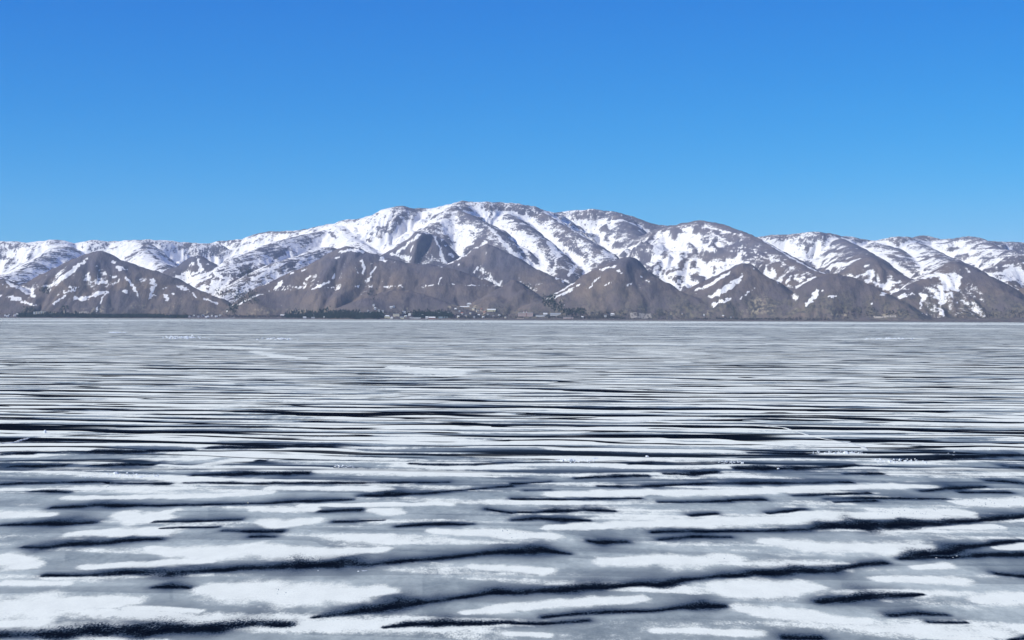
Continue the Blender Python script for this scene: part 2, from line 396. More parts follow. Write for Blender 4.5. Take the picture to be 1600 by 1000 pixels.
BARE = """
101,381,1.6 80,392,1.8 56,406,1.8 34,422,2 5,433,2|0,378,2 15,383,2 25,398,2|0,403,2.5 30,407,2.5|226,379,3 224,390,3 210,398,3 196,404,2.5|232,392,2 245,405,2|71,404,2|67,430,2 83,416,2|128,387,3|140,390,2
372,432,4 385,425,4 397,421,3|445,412,4 468,408,4 462,416,4|516,358,1.2 480,366,1.2 442,375,1.3 405,389,1.5 371,402,1.3|513,385,1 474,399,1 435,409,1.2|454,384,1.5 437,397,1.5 425,409,1.5|405,392,2 400,388,2|400,366,3 425,362,3 460,363,2.5|515,363,3 525,372,3|340,377,3 380,375,3
525,357,1.3 545,370,1.5 560,380,1.5 578,393,1.5|590,355,2 610,365,2|575,375,3 600,388,3|590,335,2
760,325,5 800,327,6 840,337,6|800,385,4 810,400,4|870,365,5 895,388,7 915,400,6|900,335,4 960,335,5 1000,345,4|990,365,9 1000,385,10 1010,405,9 1015,425,7|945,393,2
1095,400,5 1105,408,5|1050,412,3 1060,415,3|1090,347,1.2 1060,358,1.3 1045,370,1.3|1115,360,7 1135,372,9 1160,385,11 1190,402,11 1220,420,9
1190,371,2.5 1230,372,2.5|1225,385,4 1235,392,4|1250,375,4 1290,370,3|1311,372,2 1337,387,2 1356,399,2 1375,412,2|1320,395,4 1345,395,4|1300,400,3 1315,403,3|1385,396,3 1400,403,4 1415,415,5 1430,425,4|1395,375,3 1410,373,3 1420,378,2|1440,384,1.2 1470,402,1.2|1435,402,3 1460,400,3 1475,405,2|1485,390,4 1495,388,4|1475,380,2 1500,373,3 1520,374,3|1370,385,3 1385,388,3|1570,410,4 1600,400,4
690,380,2 710,378,2|700,392,2 730,390,2|55,446,3 75,452,2.5
"""
def strokes(txt):
    for part in txt.replace('\n', '|').split('|'):
        if part.strip():
            yield [tuple(map(float, p.split(','))) for p in part.split()]

gzx = np.gradient(H, axis=1) / np.gradient(TX, axis=1)
leftness = np.clip(gzx * 1.8, -1, 1)                      # >0 where the slope falls to the left
hollow = np.clip((0.25 * (np.roll(H, 7, 1) + np.roll(H, -7, 1) + np.roll(H, 9, 0) + np.roll(H, -9, 0)) - H) / 6.0, -1, 1)
SC = OWN * 1.0 + 0.25 * leftness + 0.55 * hollow * smooth(60, 220, H) + 0.16 * smooth(250, 600, H) - 0.45 * (1 - smooth(60, 200, H))
SC = SC + 0.40 * fbm(TX / 170.0, (TY + 2.0 * H) / 280.0, 5, 71, 0.62) + 0.34 * perlin(TX / 55.0, H / 11.0, 81) + 0.2 * perlin(TX / 26.0, H / 7.0, 83)
bear = (TX / TY * F + 800)
lean = 1 - smooth(560, 700, bear)
streak = lambda k, ln, th, sd: fbm((TX * .88 + k * H * .47) / ln, (H * .88 - k * TX * .47) / th, 3, sd, .6)
SC = SC + lean * .50 * streak(1, 120., 9., 131) + (1 - lean) * .28 * streak(-1, 110., 9., 137)
def lay(txt, sign, gain):
    global SC
    for st in strokes(txt):
        P = np.array([np.append(on_land(u, v), r) for u, v, r in st])
        # points of one stroke that fell through to a farther slope follow their neighbours
        if len(P) > 1:
            P[:, 1] = np.where(np.abs(P[:, 1] - np.median(P[:, 1])) > 900, np.median(P[:, 1]), P[:, 1])
        if len(P) == 1: P = np.vstack([P, P + [3, 0, 0, 0]])
        P[:, 3] *= P[:, 1] / F
        R = P[:, 3].max() * 2.2 + 14
        r0 = np.searchsorted(YR, P[:, 1].min() - R * 3.5); r1 = np.searchsorted(YR, P[:, 1].max() + R * 3.5)
        bl = P[:, 0] / P[:, 1]
        c0 = np.searchsorted(tb, bl.min() - R / 8000); c1 = np.searchsorted(tb, bl.max() + R / 8000)
        sl = (slice(r0, r1), slice(c0, c1))
        gx, gy, gz = TX[sl], TY[sl], H[sl]
        if gx.size == 0: continue
        q = np.full(gx.shape, -1e9)
        amp = 3.2 + 0.5 * P[:, 3].mean()
        jx = amp * 1.1 * fbm(gx / 34.0, gz / 22.0, 3, 87, .6); jz = amp * fbm(gx / 26.0, gz / 14.0, 3, 91, .6)
        for a, b in zip(P[:-1], P[1:]):
            e = b[:3] - a[:3]; W = np.array([1, .2, 1.25])
            ew = e * W
            L = (ew ** 2).sum() + 1e-6
            dx, dy_, dz = (gx - a[0] + jx) * W[0], (gy - a[1]) * W[1], (gz - a[2] + jz) * W[2]
            t = np.clip((dx * ew[0] + dy_ * ew[1] + dz * ew[2]) / L, 0, 1)
            dist = np.sqrt((dx - t * ew[0]) ** 2 + (dy_ - t * ew[1]) ** 2 + (dz - t * ew[2]) ** 2)
            rr = a[3] + t * (b[3] - a[3])
            q = np.maximum(q, (rr - dist) / np.maximum(4.0, rr * 0.55))
        q = np.clip(q, -1, 1)
        # the stroke wins inside; outside it leaves the ground as it was
        wgt = smooth(-0.75, 0.35, q)
        n = 0.85 * fbm(gx / 30.0, gz / 12.0, 4, 85, .68)
        SC[sl] = SC[sl] * (1 - wgt) + wgt * sign * (gain * (0.35 + 0.65 * np.clip(q, 0, 1)) + n)
lay(BARE, -1.0, 0.6)
lay(SNOW, 1.0, 0.75)

m = N("mountain_ground")
sc = m.attr('snow'); low = m.attr('low')
fine = m.noise(m.coords((1, .5, 1.6)), 0.075, 5, 0.7)
fine2 = m.noise(m.coords((1, .4, 2.2)), 0.016, 3, 0.6)
zc_ = m.new('ShaderNodeSeparateXYZ'); m.put(zc_.inputs[0], m.coords())
high = m.remap(zc_.outputs[2], 170, 470)
speck = m.noise(m.coords((1, .4, 1.4)), 0.21, 3, 0.7)
brk = m.math('ADD', m.math('MULTIPLY', m.math('SUBTRACT', fine, .5), 2.7), m.math('MULTIPLY', m.math('SUBTRACT', speck, .5), 1.0))
brk = m.math('MULTIPLY', brk, m.remap(high, 0, 1, .8, 1.1))
score = m.math('ADD', sc, m.math('ADD', brk, m.math('MULTIPLY', m.math('SUBTRACT', fine2, .5), 1.0)))
snow = m.remap(score, -0.2, 0.22)
n1 = m.noise(m.coords(), 0.004, 4, 0.6)
n2 = m.noise(m.coords((1, .35, 1)), 0.02, 4, 0.65)
n3 = m.noise(m.coords((1, .5, 1)), 0.06, 4, 0.7)
zc0 = m.new('ShaderNodeSeparateXYZ'); m.put(zc0.inputs[0], m.coords())
upland = m.remap(zc0.outputs[2], 130, 380)          # brown meadows below, grey-violet heath and scree above
earth = m.mix(m.math('ADD', m.math('MULTIPLY', m.remap(n1, .35, .65), .6), m.math('MULTIPLY', m.math('SUBTRACT', 1.0, upland), .4)), (0.070, 0.066, 0.096), (0.160, 0.124, 0.106))
earth = m.mix(m.remap(n2, .42, .7, 0, .6), earth, (0.055, 0.050, 0.070))
scrub = m.mix(m.remap(n3, .40, .62), (0.060, 0.056, 0.062), (0.150, 0.128, 0.095))
earth = m.mix(m.math('MULTIPLY', low, m.remap(n2, .35, .6)), earth, scrub)
pale = m.math('MULTIPLY', m.attr('rock'), m.remap(n3, .48, .62))
earth = m.mix(pale, earth, (0.36, 0.30, 0.21))
earth = m.mix(m.math('MULTIPLY', high, m.math('MULTIPLY', speck, .20)), earth, (0.52, 0.52, 0.62))     # snow dust among the dead grass
snowc = m.mix(m.remap(n3, .3, .7), (0.68, 0.66, 0.645), (0.82, 0.80, 0.77))
col = m.mix(snow, earth, snowc)
hgt = m.math('ADD', m.math('MULTIPLY', m.noise(m.coords((1, .3, .6)), 0.012, 5, 0.6), 30.0), m.math('MULTIPLY', n3, 5.0))
mountain_mat = m.bsdf(col, 0.92, 0.08, m.bump(hgt, 0.55, 1.0))

# pale rock outcrops and slips low on the slopes
ROCK = "130,486,4 150,487,5 170,485,4|318,489,2 335,489,2|393,488,3 410,486,4 424,488,3|1050,491,3|1165,488,4 1200,483,6|1180,472,5 1195,466,4|705,480,4 742,478,4 750,490,5|760,486,3 775,486,3|1000,495,2|450,487,3 475,488,3|1105,488,3|1300,492,3 1320,493,3|1380,493,3|1495,462,5|1010,440,5|1190,478,6|620,492,3 640,480,2|880,470,3|280,470,4 270,478,4|210,478,4 225,482,3"
RK = np.zeros(H.shape)
for st in strokes(ROCK):
    for (u0, v0, r0), (u1, v1, r1) in zip(st, st[1:] if len(st) > 1 else [(st[0][0] + 1, st[0][1], st[0][2])]):
        A, B = on_land(u0, v0), on_land(u1, v1)
        for t in np.linspace(0, 1, max(2, int(abs(u1 - u0) / 4))):
            c = A + (B - A) * t; r = (r0 + (r1 - r0) * t) * 3.0
            rr0, rr1 = np.searchsorted(YR, c[1] - r * 9), np.searchsorted(YR, c[1] + r * 9)
            cc0, cc1 = np.searchsorted(tb, (c[0] - r * 2.5) / c[1]), np.searchsorted(tb, (c[0] + r * 2.5) / c[1])
            sl = (slice(rr0, rr1), slice(cc0, cc1))
            d = ((TX[sl] - c[0]) / r) ** 2 + ((TY[sl] - c[1]) / (3.5 * r)) ** 2 + ((H[sl] - c[2]) / r) ** 2
            RK[sl] = np.maximum(RK[sl], np.exp(-d * .7))
lowness = (1 - smooth(40, 190, H)) * smooth(-500, 1500, TX + 300) * 1.0 + (1 - smooth(20, 90, H)) * .5
mountains = grid_mesh("mountain", TX, TY, H, mountain_mat, {'snow': SC, 'low': np.clip(lowness, 0, 1), 'rock': RK})
kind(mountains, 'structure')

# ------------------------------------------------------------------ frozen lake
lu = np.concatenate([np.linspace(-5200, -120, 50)[:-1], np.arange(-120, 1721, 2.6), np.linspace(1722, 6800, 50)[1:]])
lb = (lu - 800) / F
lv = np.concatenate([np.arange(497.9, 600, 0.8), np.arange(600, 1012, 1.9), np.array([1040, 1100, 1200, 1400, 1800, 2600])])
LYd = np.array([CAM_Z * F / (v - HZ) for v in lv])
LYd = np.concatenate([[20000.0, 14000.0], LYd, [20.0, -60.0, -400.0, -3000.0]])
far = np.concatenate([LYd[:-4], [40.0, 120.0, 500.0, 3000.0]])
LX = far[:, None] * lb[None, :]
LY = np.repeat(LYd[:, None], len(lb), 1)
# clear black leads between the snow: strokes of (u, v, thickness, depth)
DARK = """
0,757,3 30,756,3 120,754,3 170,753,2|170,755,2 265,757,3|285,755,2 400,756,3 560,755,3 700,754,2|47,768,2 75,768,4 108,770,2|80,794,3 110,792,5 150,790,7 190,791,5 230,791,3 400,787,2 450,785,5 500,783,4 550,781,2
0,821,2 40,820,5 95,819,9 145,817,4|240,816,2 300,815,4 375,812,3|350,830,3 400,831,6 440,831,4|390,839,3 430,839,2|250,826,2 340,824,2|35,855,4 70,856,8 130,851,10 190,846,10 250,843,4
70,900,3 130,900,4 200,897,9 260,897,10 330,893,8 400,888,10 460,885,15 520,883,15 570,882,11 640,878,6 700,872,5 760,866,7 800,863,11 845,861,11 890,866,3|240,918,3 265,916,7 295,919,3
-20,997,12 0,995,12 100,991,16 200,988,19 300,985,16 400,975,17 445,976,9|490,965,3 530,961,7 570,955,10 620,947,12 680,939,8 730,933,6 780,927,10 820,926,8 900,922,10 940,918,10 975,916,7 1000,914,10 1030,914,11 1070,907,6 1120,902,6 1160,900,9 1200,897,14 1250,893,13 1300,892,10 1340,885,7 1385,880,6
600,981,3 640,977,7 700,975,11 760,974,8 800,972,4|850,965,4 900,960,4 960,957,5 1020,955,5 1060,950,6 1100,947,9 1130,948,5|800,974,4 850,974,5 920,970,4
560,775,2 600,773,6 660,772,4 750,764,2 800,760,3|500,800,4 560,798,5|520,816,3 600,813,2|620,823,3 660,821,6 700,819,5 740,819,2|760,796,3 800,802,3|800,757,3 860,753,2|935,760,2 970,761,4 1020,760,3 1080,757,3 1140,755,4 1200,755,4 1330,754,3
820,767,1.5 860,766,1.5|800,780,2 880,781,3 1000,779,2|1030,785,2 1140,784,3|1140,782,3 1170,781,5 1195,781,3|800,801,2 830,801,2 870,799,5 910,797,6 960,799,3|800,813,3 840,811,5 880,813,7 920,814,3|1080,806,3 1120,803,3|1020,832,3 1060,831,6 1150,830,4 1200,830,4 1260,829,5 1300,823,9 1360,823,13 1420,821,10 1500,817,7 1540,812,7 1600,807,7 1620,805,6
920,846,4 940,849,7 980,847,4|1030,844,3 1080,840,6 1140,840,3|1240,775,2 1300,773,4 1360,771,3|1290,780,2 1340,779,4 1400,779,3 1480,780,2|1305,785,2 1370,783,3|1440,768,2 1500,763,6 1540,761,3|1500,770,2 1580,770,3|1545,752,3 1600,755,5|1200,802,3 1260,796,3
1405,873,4 1450,867,9 1490,862,11 1530,853,7 1600,845,4|1410,873,4 1480,872,5 1540,868,6 1575,868,8 1605,866,5|1560,897,5 1610,903,9|1280,942,5 1320,938,8 1360,933,12 1400,931,9 1440,929,4|1390,962,4 1440,960,7 1480,962,4|1450,972,5 1510,973,5|1230,997,7 1280,998,7|1580,1001,4 1605,996,5
140,728,3 200,727,7 240,726,5|15,729,3 60,729,6 100,728,4|325,700,3 400,698,5 520,697,4|140,706,4 200,706,6 300,704,2|0,710,4 50,709,4|300,743,3 360,741,5 400,741,6 480,740,5|1040,740,3 1080,741,7 1120,738,5|1150,733,4 1190,733,8 1260,732,6 1340,728,3|1400,720,3 1480,716,6 1600,711,5|1320,741,2 1380,741,3|1170,708,3 1260,710,4|985,725,3 1040,723,4|900,748,2 960,745,5 1010,744,4|400,720,2|640,725,2 700,727,3 800,724,2|1580,730,5 1610,732,5
"""
WHITE = """
5,804,9 40,805,11 75,804,8|190,803,10 215,812,14 245,806,16 265,799,8|110,836,8 180,831,12 260,829,14|405,815,8 440,818,13 490,814,10|400,796,6 490,796,8|580,797,8 620,800,10|235,858,8 290,862,18 340,866,20 400,858,18 480,866,16 600,858,8|0,872,14 40,880,18|130,886,8 250,880,10 330,876,8
0,945,28 60,948,34 130,945,26 205,938,14|0,975,12 60,972,14|330,920,16 380,925,30 450,930,34 520,930,30 600,922,14|10,910,7 100,912,8|200,950,8 310,955,6|680,830,8 760,832,12 860,838,10|740,885,8 850,892,10|730,957,6 800,950,12 900,942,14 1000,935,10
860,772,7 1000,770,9 1200,768,8|860,824,7 960,820,11 1100,816,12 1250,811,12 1400,804,10 1480,808,6|950,877,12 1040,877,20 1140,872,14|1120,922,18 1180,920,26 1255,918,18|1180,955,18 1260,963,20 1350,972,10|1200,846,10 1280,855,20 1440,856,16|1370,905,8 1500,908,12|1530,938,10 1570,936,18 1610,934,18|1440,995,8 1540,998,8|1020,985,8 1180,990,10|790,990,6 850,993,8|1400,826,5 1560,823,7|1560,856,6 1600,853,10|1500,786,8 1610,785,14|1360,796,6 1500,801,10|1200,764,6 1400,760,8|1430,887,6 1480,884,8
0,765,4 200,763,5 300,762,5|100,778,5 300,775,7 420,770,6|420,763,5 600,763,8|470,790,5 700,787,6|190,720,5 330,715,7|300,730,6 360,720,8 480,712,6
"""
TONE_D = np.full(LX.shape, -4.0); TONE_W = np.full(LX.shape, -4.0)
LYc = LY
LV = np.where(LYd > 0, HZ + CAM_Z * F / np.maximum(LYd, 1.0), 1e9)
def ice_lay(txt, field, soft=0.0):
    for st in strokes(txt):
        P = np.array([np.append(on_ice(u, v)[:2], [th]) for u, v, th in st])
        # metres per photo pixel down and across at each point
        P = np.column_stack([P, P[:, 1] ** 2 / (CAM_Z * F), P[:, 1] / F])
        r0, r1 = sorted((np.searchsorted(-LYd, -(P[:, 1].max() * 1.2)), np.searchsorted(-LYd, -(P[:, 1].min() * .82))))
        bl = P[:, 0] / P[:, 1]
        c0, c1 = np.searchsorted(lb, bl.min() - .022), np.searchsorted(lb, bl.max() + .022)
        sl = (slice(r0, r1), slice(c0, c1))
        gx, gy = LX[sl], LY[sl]
        if gx.size == 0: continue
        q = np.full(gx.shape, -9.0)
        fat = (0.92 + .35 * perlin(gx / 4.0, gy / 40.0, 37)) if soft else 1.12
        wob = (.55 if soft else .42) * fbm(gx / 5.0, gy / 11.0, 4, 23, .5); wob2 = 0.5 * fbm(gx / 6.0, gy / 9.0, 4, 29, .6)
        sx, sy = P[:, 4].mean() * 3.0, P[:, 3].mean()
        for a, b in (zip(P[:-1], P[1:]) if len(P) > 1 else [(P[0], P[0] + [2, 0, 0, 0, 0])]):
            ex, ey = (b[0] - a[0]) / sx, (b[1] - a[1]) / sy
            px_, py_ = (gx - a[0]) / sx, (gy - a[1]) / sy
            t = np.clip((px_ * ex + py_ * ey) / (ex * ex + ey * ey + 1e-6), 0, 1)
            half = 0.5 * (a[2] + t * (b[2] - a[2])) * fat
            vy = py_ - t * ey + half * wob
            if soft: vy = np.where(vy > 0, vy * .58, vy * 1.2)      # the far edge of a lead is the softer one
            q = np.maximum(q, 1.0 - np.hypot(px_ - t * ex + half * wob2, vy) / (half + soft * .35))
        if soft: q = q - 0.45 * np.clip(perlin(gx / 7.0, gy / 9.0, 43) - .05, 0, 1)
        field[sl] = np.maximum(field[sl], np.clip(q, -4.0, 1.0))     # 0 on the edge, 1 in the core
ice_lay(DARK, TONE_D, 1.0)
ice_lay(WHITE, TONE_W)
traced = smooth(670, 790, LV)[:, None] * smooth(-380, -20, lu)[None, :] * (1 - smooth(1620, 1980, lu))[None, :]

# pale and grey belts far out on the ice, long snow lines along old cracks
FARW = "-100,500.5,1 400,501.5,1.1 800,503,1.5 1200,504.5,1.6 1700,507,1.8|200,522,1 400,523,1.2 560,523.5,1|400,534,1 800,537,1.4 1200,538,1.2|800,508,1 1200,511,1.2 1600,514,1|800,524,1 1200,527,1|1300,530,1.2 1450,529,1.2|1200,537,1.4 1340,538,1|395,549,2 430,556,2.5 480,560,2|610,573,4 660,580,8 720,582,7|0,505,.8 200,506,.8|1530,543,1.5 1640,545,1.5|50,565,2 80,562,2|280,540,2 420,545,2"
FW = np.full(LX.shape, -4.0)
cover = -0.22 * smooth(900, 2400, LYd) + 0.3 * smooth(5600, 7600, LYd)
ice_lay(FARW, FW)
m = N("lake_ice")
dk, wt, tr, fw = m.attr('dark'), m.attr('white'), m.attr('traced'), m.attr('farwhite')
ROTZ = math.radians(7)
warp = m.noise(m.coords((1, 1.6, 1), (0, 0, ROTZ)), 0.018, 2, 0.5, out='Color')
def warped(scale, amount):
    base_ = m.coords((1, 1, 1), (0, 0, ROTZ))
    s = m.new('ShaderNodeVectorMath', operation='SUBTRACT'); m.put(s.inputs[0], warp); s.inputs[1].default_value = (.5, .5, .5)
    k = m.new('ShaderNodeVectorMath', operation='MULTIPLY'); m.put(k.inputs[0], s.outputs[0]); k.inputs[1].default_value = (amount, amount * .35, 0)
    a = m.new('ShaderNodeVectorMath', operation='ADD'); m.put(a.inputs[0], base_); m.put(a.inputs[1], k.outputs[0])
    c = m.new('ShaderNodeVectorMath', operation='MULTIPLY'); m.put(c.inputs[0], a.outputs[0]); c.inputs[1].default_value = scale
    return c.outputs[0]
b1 = m.noise(warped((1 / 27, 1 / 9.5, 1), 16), 1.0, 2.0, 0.45)
b2 = m.noise(warped((1 / 38, 1 / 12.5, 1), 20), 1.0, 2.0, 0.5)
big = m.noise(m.coords((1 / 260, 1 / 90, 1)), 1.0, 3, 0.55)
vast = m.noise(m.coords((1 / 2200, 1 / 700, 1)), 1.0, 3, 0.55)
f1 = m.noise(m.coords((1.2, .55, 1)), 1.1, 4, 0.75)           # crystals and wind-blown fringe
f2 = m.noise(m.coords((.5, .18, 1)), 0.9, 3, 0.6)
fr = m.math('SUBTRACT', f1, .5); fr2 = m.math('SUBTRACT', f2, .5)
f0 = m.noise(m.coords((5.0, 1.5, 1)), 1.0, 2, 0.7)              # frost grain
gr = m.math('SUBTRACT', f0, .5)
A = lambda *x: x[0] if len(x) == 1 else m.math('ADD', x[0], A(*x[1:]))
M = lambda a, b: m.math('MULTIPLY', a, b)
# leads
edge = A(M(gr, 1.9), M(fr, .9), M(fr2, .7))
# swell that froze: long parallel bands, black and sharp on the near side, fading to grey and snow behind
def bands(period, wav, seed):
    w1 = m.noise(m.coords((1 / (period * 4.2), 1 / (period * 2.2), 1), (0, 0, ROTZ), (seed, seed * 2, 0)), 1.0, 3, .5)
    co = m.new('ShaderNodeSeparateXYZ'); m.put(co.inputs[0], m.coords((1, 1, 1), (0, 0, ROTZ)))
    ph = A(M(co.outputs[1], 1 / period), M(w1, wav))
    fz = m.math('FRACT', ph)
    am = m.noise(m.coords((1 / (period * 2.1), 1 / (period * .9), 1), (0, 0, ROTZ), (seed * 3, seed, 0)), 1.0, 2, .5)
    am = m.math('SUBTRACT', am, .5)
    ld = m.remap(A(fz, M(am, 1.1), M(gr, .08)), .33, .04)
    wh = M(m.remap(A(fz, M(am, 1.3), M(gr, .06)), .42, .76), m.remap(fz, 1.0, .93))
    return ld, wh
ld1, wh1 = bands(19.0, 2.6, 3.7)
ld2, wh2 = bands(44.0, 2.6, 9.1)
lead_n = m.math('MAXIMUM', M(ld1, .97), m.math('MAXIMUM', M(ld2, .95), m.remap(A(b1, M(m.math('SUBTRACT', big, .5), .10), M(gr, .05)), .42, .30)))
lead_n = M(lead_n, m.math('SUBTRACT', 1.0, M(tr, .80)))
lead_n = M(lead_n, m.math('SUBTRACT', 1.0, m.remap(A(fw, fr2), -.4, .3)))
lead_t = m.math('POWER', m.remap(A(dk, edge), -1.7, .75, 0, 1, False), 2.4)
lead = m.math('MAXIMUM', lead_n, lead_t)
halo = m.math('POWER', m.remap(A(dk, edge), -4.0, .2, 0, 1, False), 2.0)
# snow
wb = m.math('SUBTRACT', m.math('MAXIMUM', wh1, M(wh2, .8)), .55)
sn = A(M(wb, M(m.math('SUBTRACT', 1.0, tr), .95)), M(m.math('SUBTRACT', b2, .5), 2.6), M(m.math('SUBTRACT', big, .5), 1.6), M(fr, .5), M(fr2, .55), M(gr, .45), m.attr('cover'))
sn = A(sn, m.math('SUBTRACT', .17, M(tr, .36)))
sn_t = A(M(wt, .85), M(fr, .6), M(fr2, .75), M(gr, .7))
snow = m.math('MAXIMUM', m.remap(sn, -.10, .22), m.remap(sn_t, -.34, .30))
snow = m.math('MAXIMUM', snow, m.remap(A(fw, fr2), -.6, .6, 0, .6))
snow = M(snow, m.math('SUBTRACT', 1.0, m.remap(A(lead, M(halo, .25)), .25, .85)))
greyv = A(M(f1, .30), M(b2, .45), M(f2, .25), M(gr, .10), M(sn_t, .035), .07)
grey = m.mix(m.remap(greyv, .28, .66), (0.22, 0.25, 0.235), (0.52, 0.555, 0.49))
grey = m.mix(M(halo, .9), grey, (0.055, 0.066, 0.080))
ice = m.mix(m.remap(lead, 0, .62, 0, 1, False), grey, (0.026, 0.040, 0.058))
ice = m.mix(m.remap(lead, .35, 1), ice, (0.0018, 0.004, 0.010))
ice_col = m.mix(snow, ice, m.mix(m.remap(A(f2, gr), .3, .7), (0.75, 0.765, 0.67), (0.815, 0.83, 0.725)))
rough = m.remap(snow, 0, 1, .45, .9)
hgt = m.math('ADD', m.math('MULTIPLY', snow, .05), m.math('MULTIPLY', f1, .03))
lake_mat = m.bsdf(ice_col, rough, m.remap(lead, .3, .7, .05, 0.0), m.bump(hgt, 0.4, 1.0))
lake = grid_mesh("frozen_lake", LX, LY, np.zeros(LX.shape), lake_mat, {'dark': TONE_D, 'white': TONE_W, 'traced': traced * np.ones(LX.shape), 'farwhite': FW, 'cover': cover[:, None] * np.ones(LX.shape)})
kind(lake, 'structure')
# ------------------------------------------------------------------ thin haze over the lake
m = N("haze_air")
pv = m.new('ShaderNodeVolumePrincipled')
pv.inputs['Color'].default_value = (0.62, 0.80, 1.0, 1)
pv.inputs['Density'].default_value = 1.7e-5
pv.inputs['Anisotropy'].default_value = 0.0
om = m.new('ShaderNodeOutputMaterial')
m.t.links.new(pv.outputs[0], om.inputs['Volume'])
x0, x1, y0, y1, z0, z1 = -21000, 21000, -3500, 20500, -40, 1250
hv = [(x0, y0, z0), (x1, y0, z0), (x1, y1, z0), (x0, y1, z0), (x0, y0, z1), (x1, y0, z1), (x1, y1, z1), (x0, y1, z1)]
haze = mesh_object('haze', hv, [(0, 3, 2, 1), (4, 5, 6, 7), (0, 1, 5, 4), (1, 2, 6, 5), (2, 3, 7, 6), (3, 0, 4, 7)], m.m)
kind(haze, 'stuff')
# ------------------------------------------------------------------ woods along the shore and in the valley
def conifer(verts, faces, x, y, z, h, r, n=6):
    a0 = random.random() * 6.28
    b = len(verts)
    tr_ = r * .12
    for k in range(3):
        an = a0 + k * 2.094
        verts.append((x + tr_ * math.cos(an), y + tr_ * math.sin(an), z - .5))
    for k in range(3):
        an = a0 + k * 2.094
        verts.append((x + tr_ * math.cos(an), y + tr_ * math.sin(an), z + h * .3))
    for k in range(3):
        faces.append((b + k, b + (k + 1) % 3, b + 3 + (k + 1) % 3, b + 3 + k))
    for lo, hi, rr in ((.12, .62, 1.0), (.42, 1.0, .68)):
        b = len(verts)
        verts.append((x + random.uniform(-.1, .1) * r, y, z + h * hi))
        for k in range(n):
            an = a0 + k * 6.2832 / n
            q = r * rr * random.uniform(.7, 1.2)
            verts.append((x + q * math.cos(an), y + q * math.sin(an), z + h * (lo + random.uniform(-.05, .05))))
        for k in range(n):
            faces.append((b, b + 1 + k, b + 1 + (k + 1) % n))
def broadleaf(verts, faces, x, y, z, h, r):
    """Bare or rounded tree: short stem, uneven lobed crown."""
    b = len(verts)
    for k in range(3):
        an = k * 2.094
        verts.append((x + .25 * math.cos(an), y + .25 * math.sin(an), z - .5))
    verts.append((x, y, z + h * .6))
    for k in range(3): faces.append((b + k, b + (k + 1) % 3, b + 3))
    for q in range(3):
        cx, cy, cz = x + random.uniform(-.5, .5) * r, y + random.uniform(-.5, .5) * r, z + h * random.uniform(.45, .75)
        b = len(verts); s = r * random.uniform(.5, .8)
        for dx, dy, dz in ((1, 0, 0), (0, 1, 0), (-1, 0, 0), (0, -1, 0), (0, 0, 1), (0, 0, -1)):
            k = s * random.uniform(.8, 1.3)
            verts.append((cx + dx * k, cy + dy * k, cz + dz * k * 1.1))
        for f in ((0, 1, 4), (1, 2, 4), (2, 3, 4), (3, 0, 4), (1, 0, 5), (2, 1, 5), (3, 2, 5), (0, 3, 5)):
            faces.append(tuple(b + i for i in f))
def tree_mat(name, a, b):
    m = N(name)
    c = m.mix(m.remap(m.noise(m.coords(), .02, 3), .35, .65), a, b)
    c = m.mix(m.math('MULTIPLY', m.noise(m.coords(), .35, 3), .6), c, tuple(k * .5 for k in a))
    return m.bsdf(c, .95, .05)
pine = tree_mat('pine_needles', (.009, .017, .018), (.018, .029, .026))
bare = tree_mat('bare_twigs', (.040, .036, .046), (.070, .060, .062))

def wood(name, mat, areas, fn, hmin, hmax):
    """areas: (u0, u1, v0, v1, number): trees rooted where those sight lines meet the ground."""
    V, Fc = [], []
    for (u0, u1, v0, v1, n) in areas:
        for _ in range(n):
            u = random.uniform(u0, u1)
            p = on_land(u, random.uniform(v0, v1))
            if p[2] < .8: p = on_land(u, random.uniform(v0, v1) - 1.0)
            if p[2] < .5: continue
            y = p[1] + random.uniform(-18, 18); x = p[0] + random.uniform(-6, 6)
            z = float(ground_z(x, y))
            h = random.uniform(hmin, hmax)
            fn(V, Fc, x, y, z, h, h * random.uniform(.2, .32) * (1.0 if fn is conifer else 1.3))
    return kind(mesh_object(name, V, Fc, mat), 'stuff')
def tilt(u): return (u - 800) * .0035                   # the far shore drops a little to the right in the photograph
wood('shore_pine_woods', pine, [(28, 120, 492.3, 496, 1500), (120, 256, 493.2, 496.6, 2200), (256, 292, 494.5, 497, 300), (445, 500, 492.5, 497, 800), (500, 598, 491.5, 497, 1500), (646, 706, 491.5, 496.4, 800), (500, 545, 487.5, 489.5, 130), (540, 560, 488.5, 490, 40), (645, 705, 488, 489.2, 70)], conifer, 8, 14)
wood('hillside_pine_woods', pine, [(36, 56, 482, 488, 90), (96, 107, 481, 484.5, 40), (62, 78, 448, 458, 60), (355, 372, 476, 488, 130), (366, 402, 455, 474, 220), (374, 396, 418, 432, 90), (338, 362, 452, 462, 60), (848, 868, 463, 478, 190), (862, 880, 474, 486, 110), (878, 916, 486, 489.5, 200), (820, 834, 446, 452, 30), (575, 590, 452, 470, 25)], conifer, 6, 11)
wood('bare_shore_trees', bare, [(290, 360, 492, 495.5, 160), (357, 445, 493.5, 497, 420), (598, 646, 488.5, 493, 130), (700, 760, 494, 498, 260), (700, 800, 481, 494, 120), (760, 810, 494.5, 498.5, 150), (852, 900, 494, 498, 150), (893, 952, 492.5, 499, 420), (948, 976, 495.5, 499, 150), (1080, 1108, 498, 499.8, 70), (1120, 1152, 497.6, 500, 90), (1150, 1252, 498.3, 500.8, 260), (1258, 1300, 499, 501.2, 80), (975, 1080, 497.8, 499.5, 60), (1360, 1420, 488, 495, 120), (1490, 1600, 488, 498, 200), (940, 1060, 488, 496, 170), (1300, 1360, 486, 496, 90), (80, 290, 489.5, 492.5, 130), (0, 28, 491, 495, 50)], broadleaf, 4, 8)

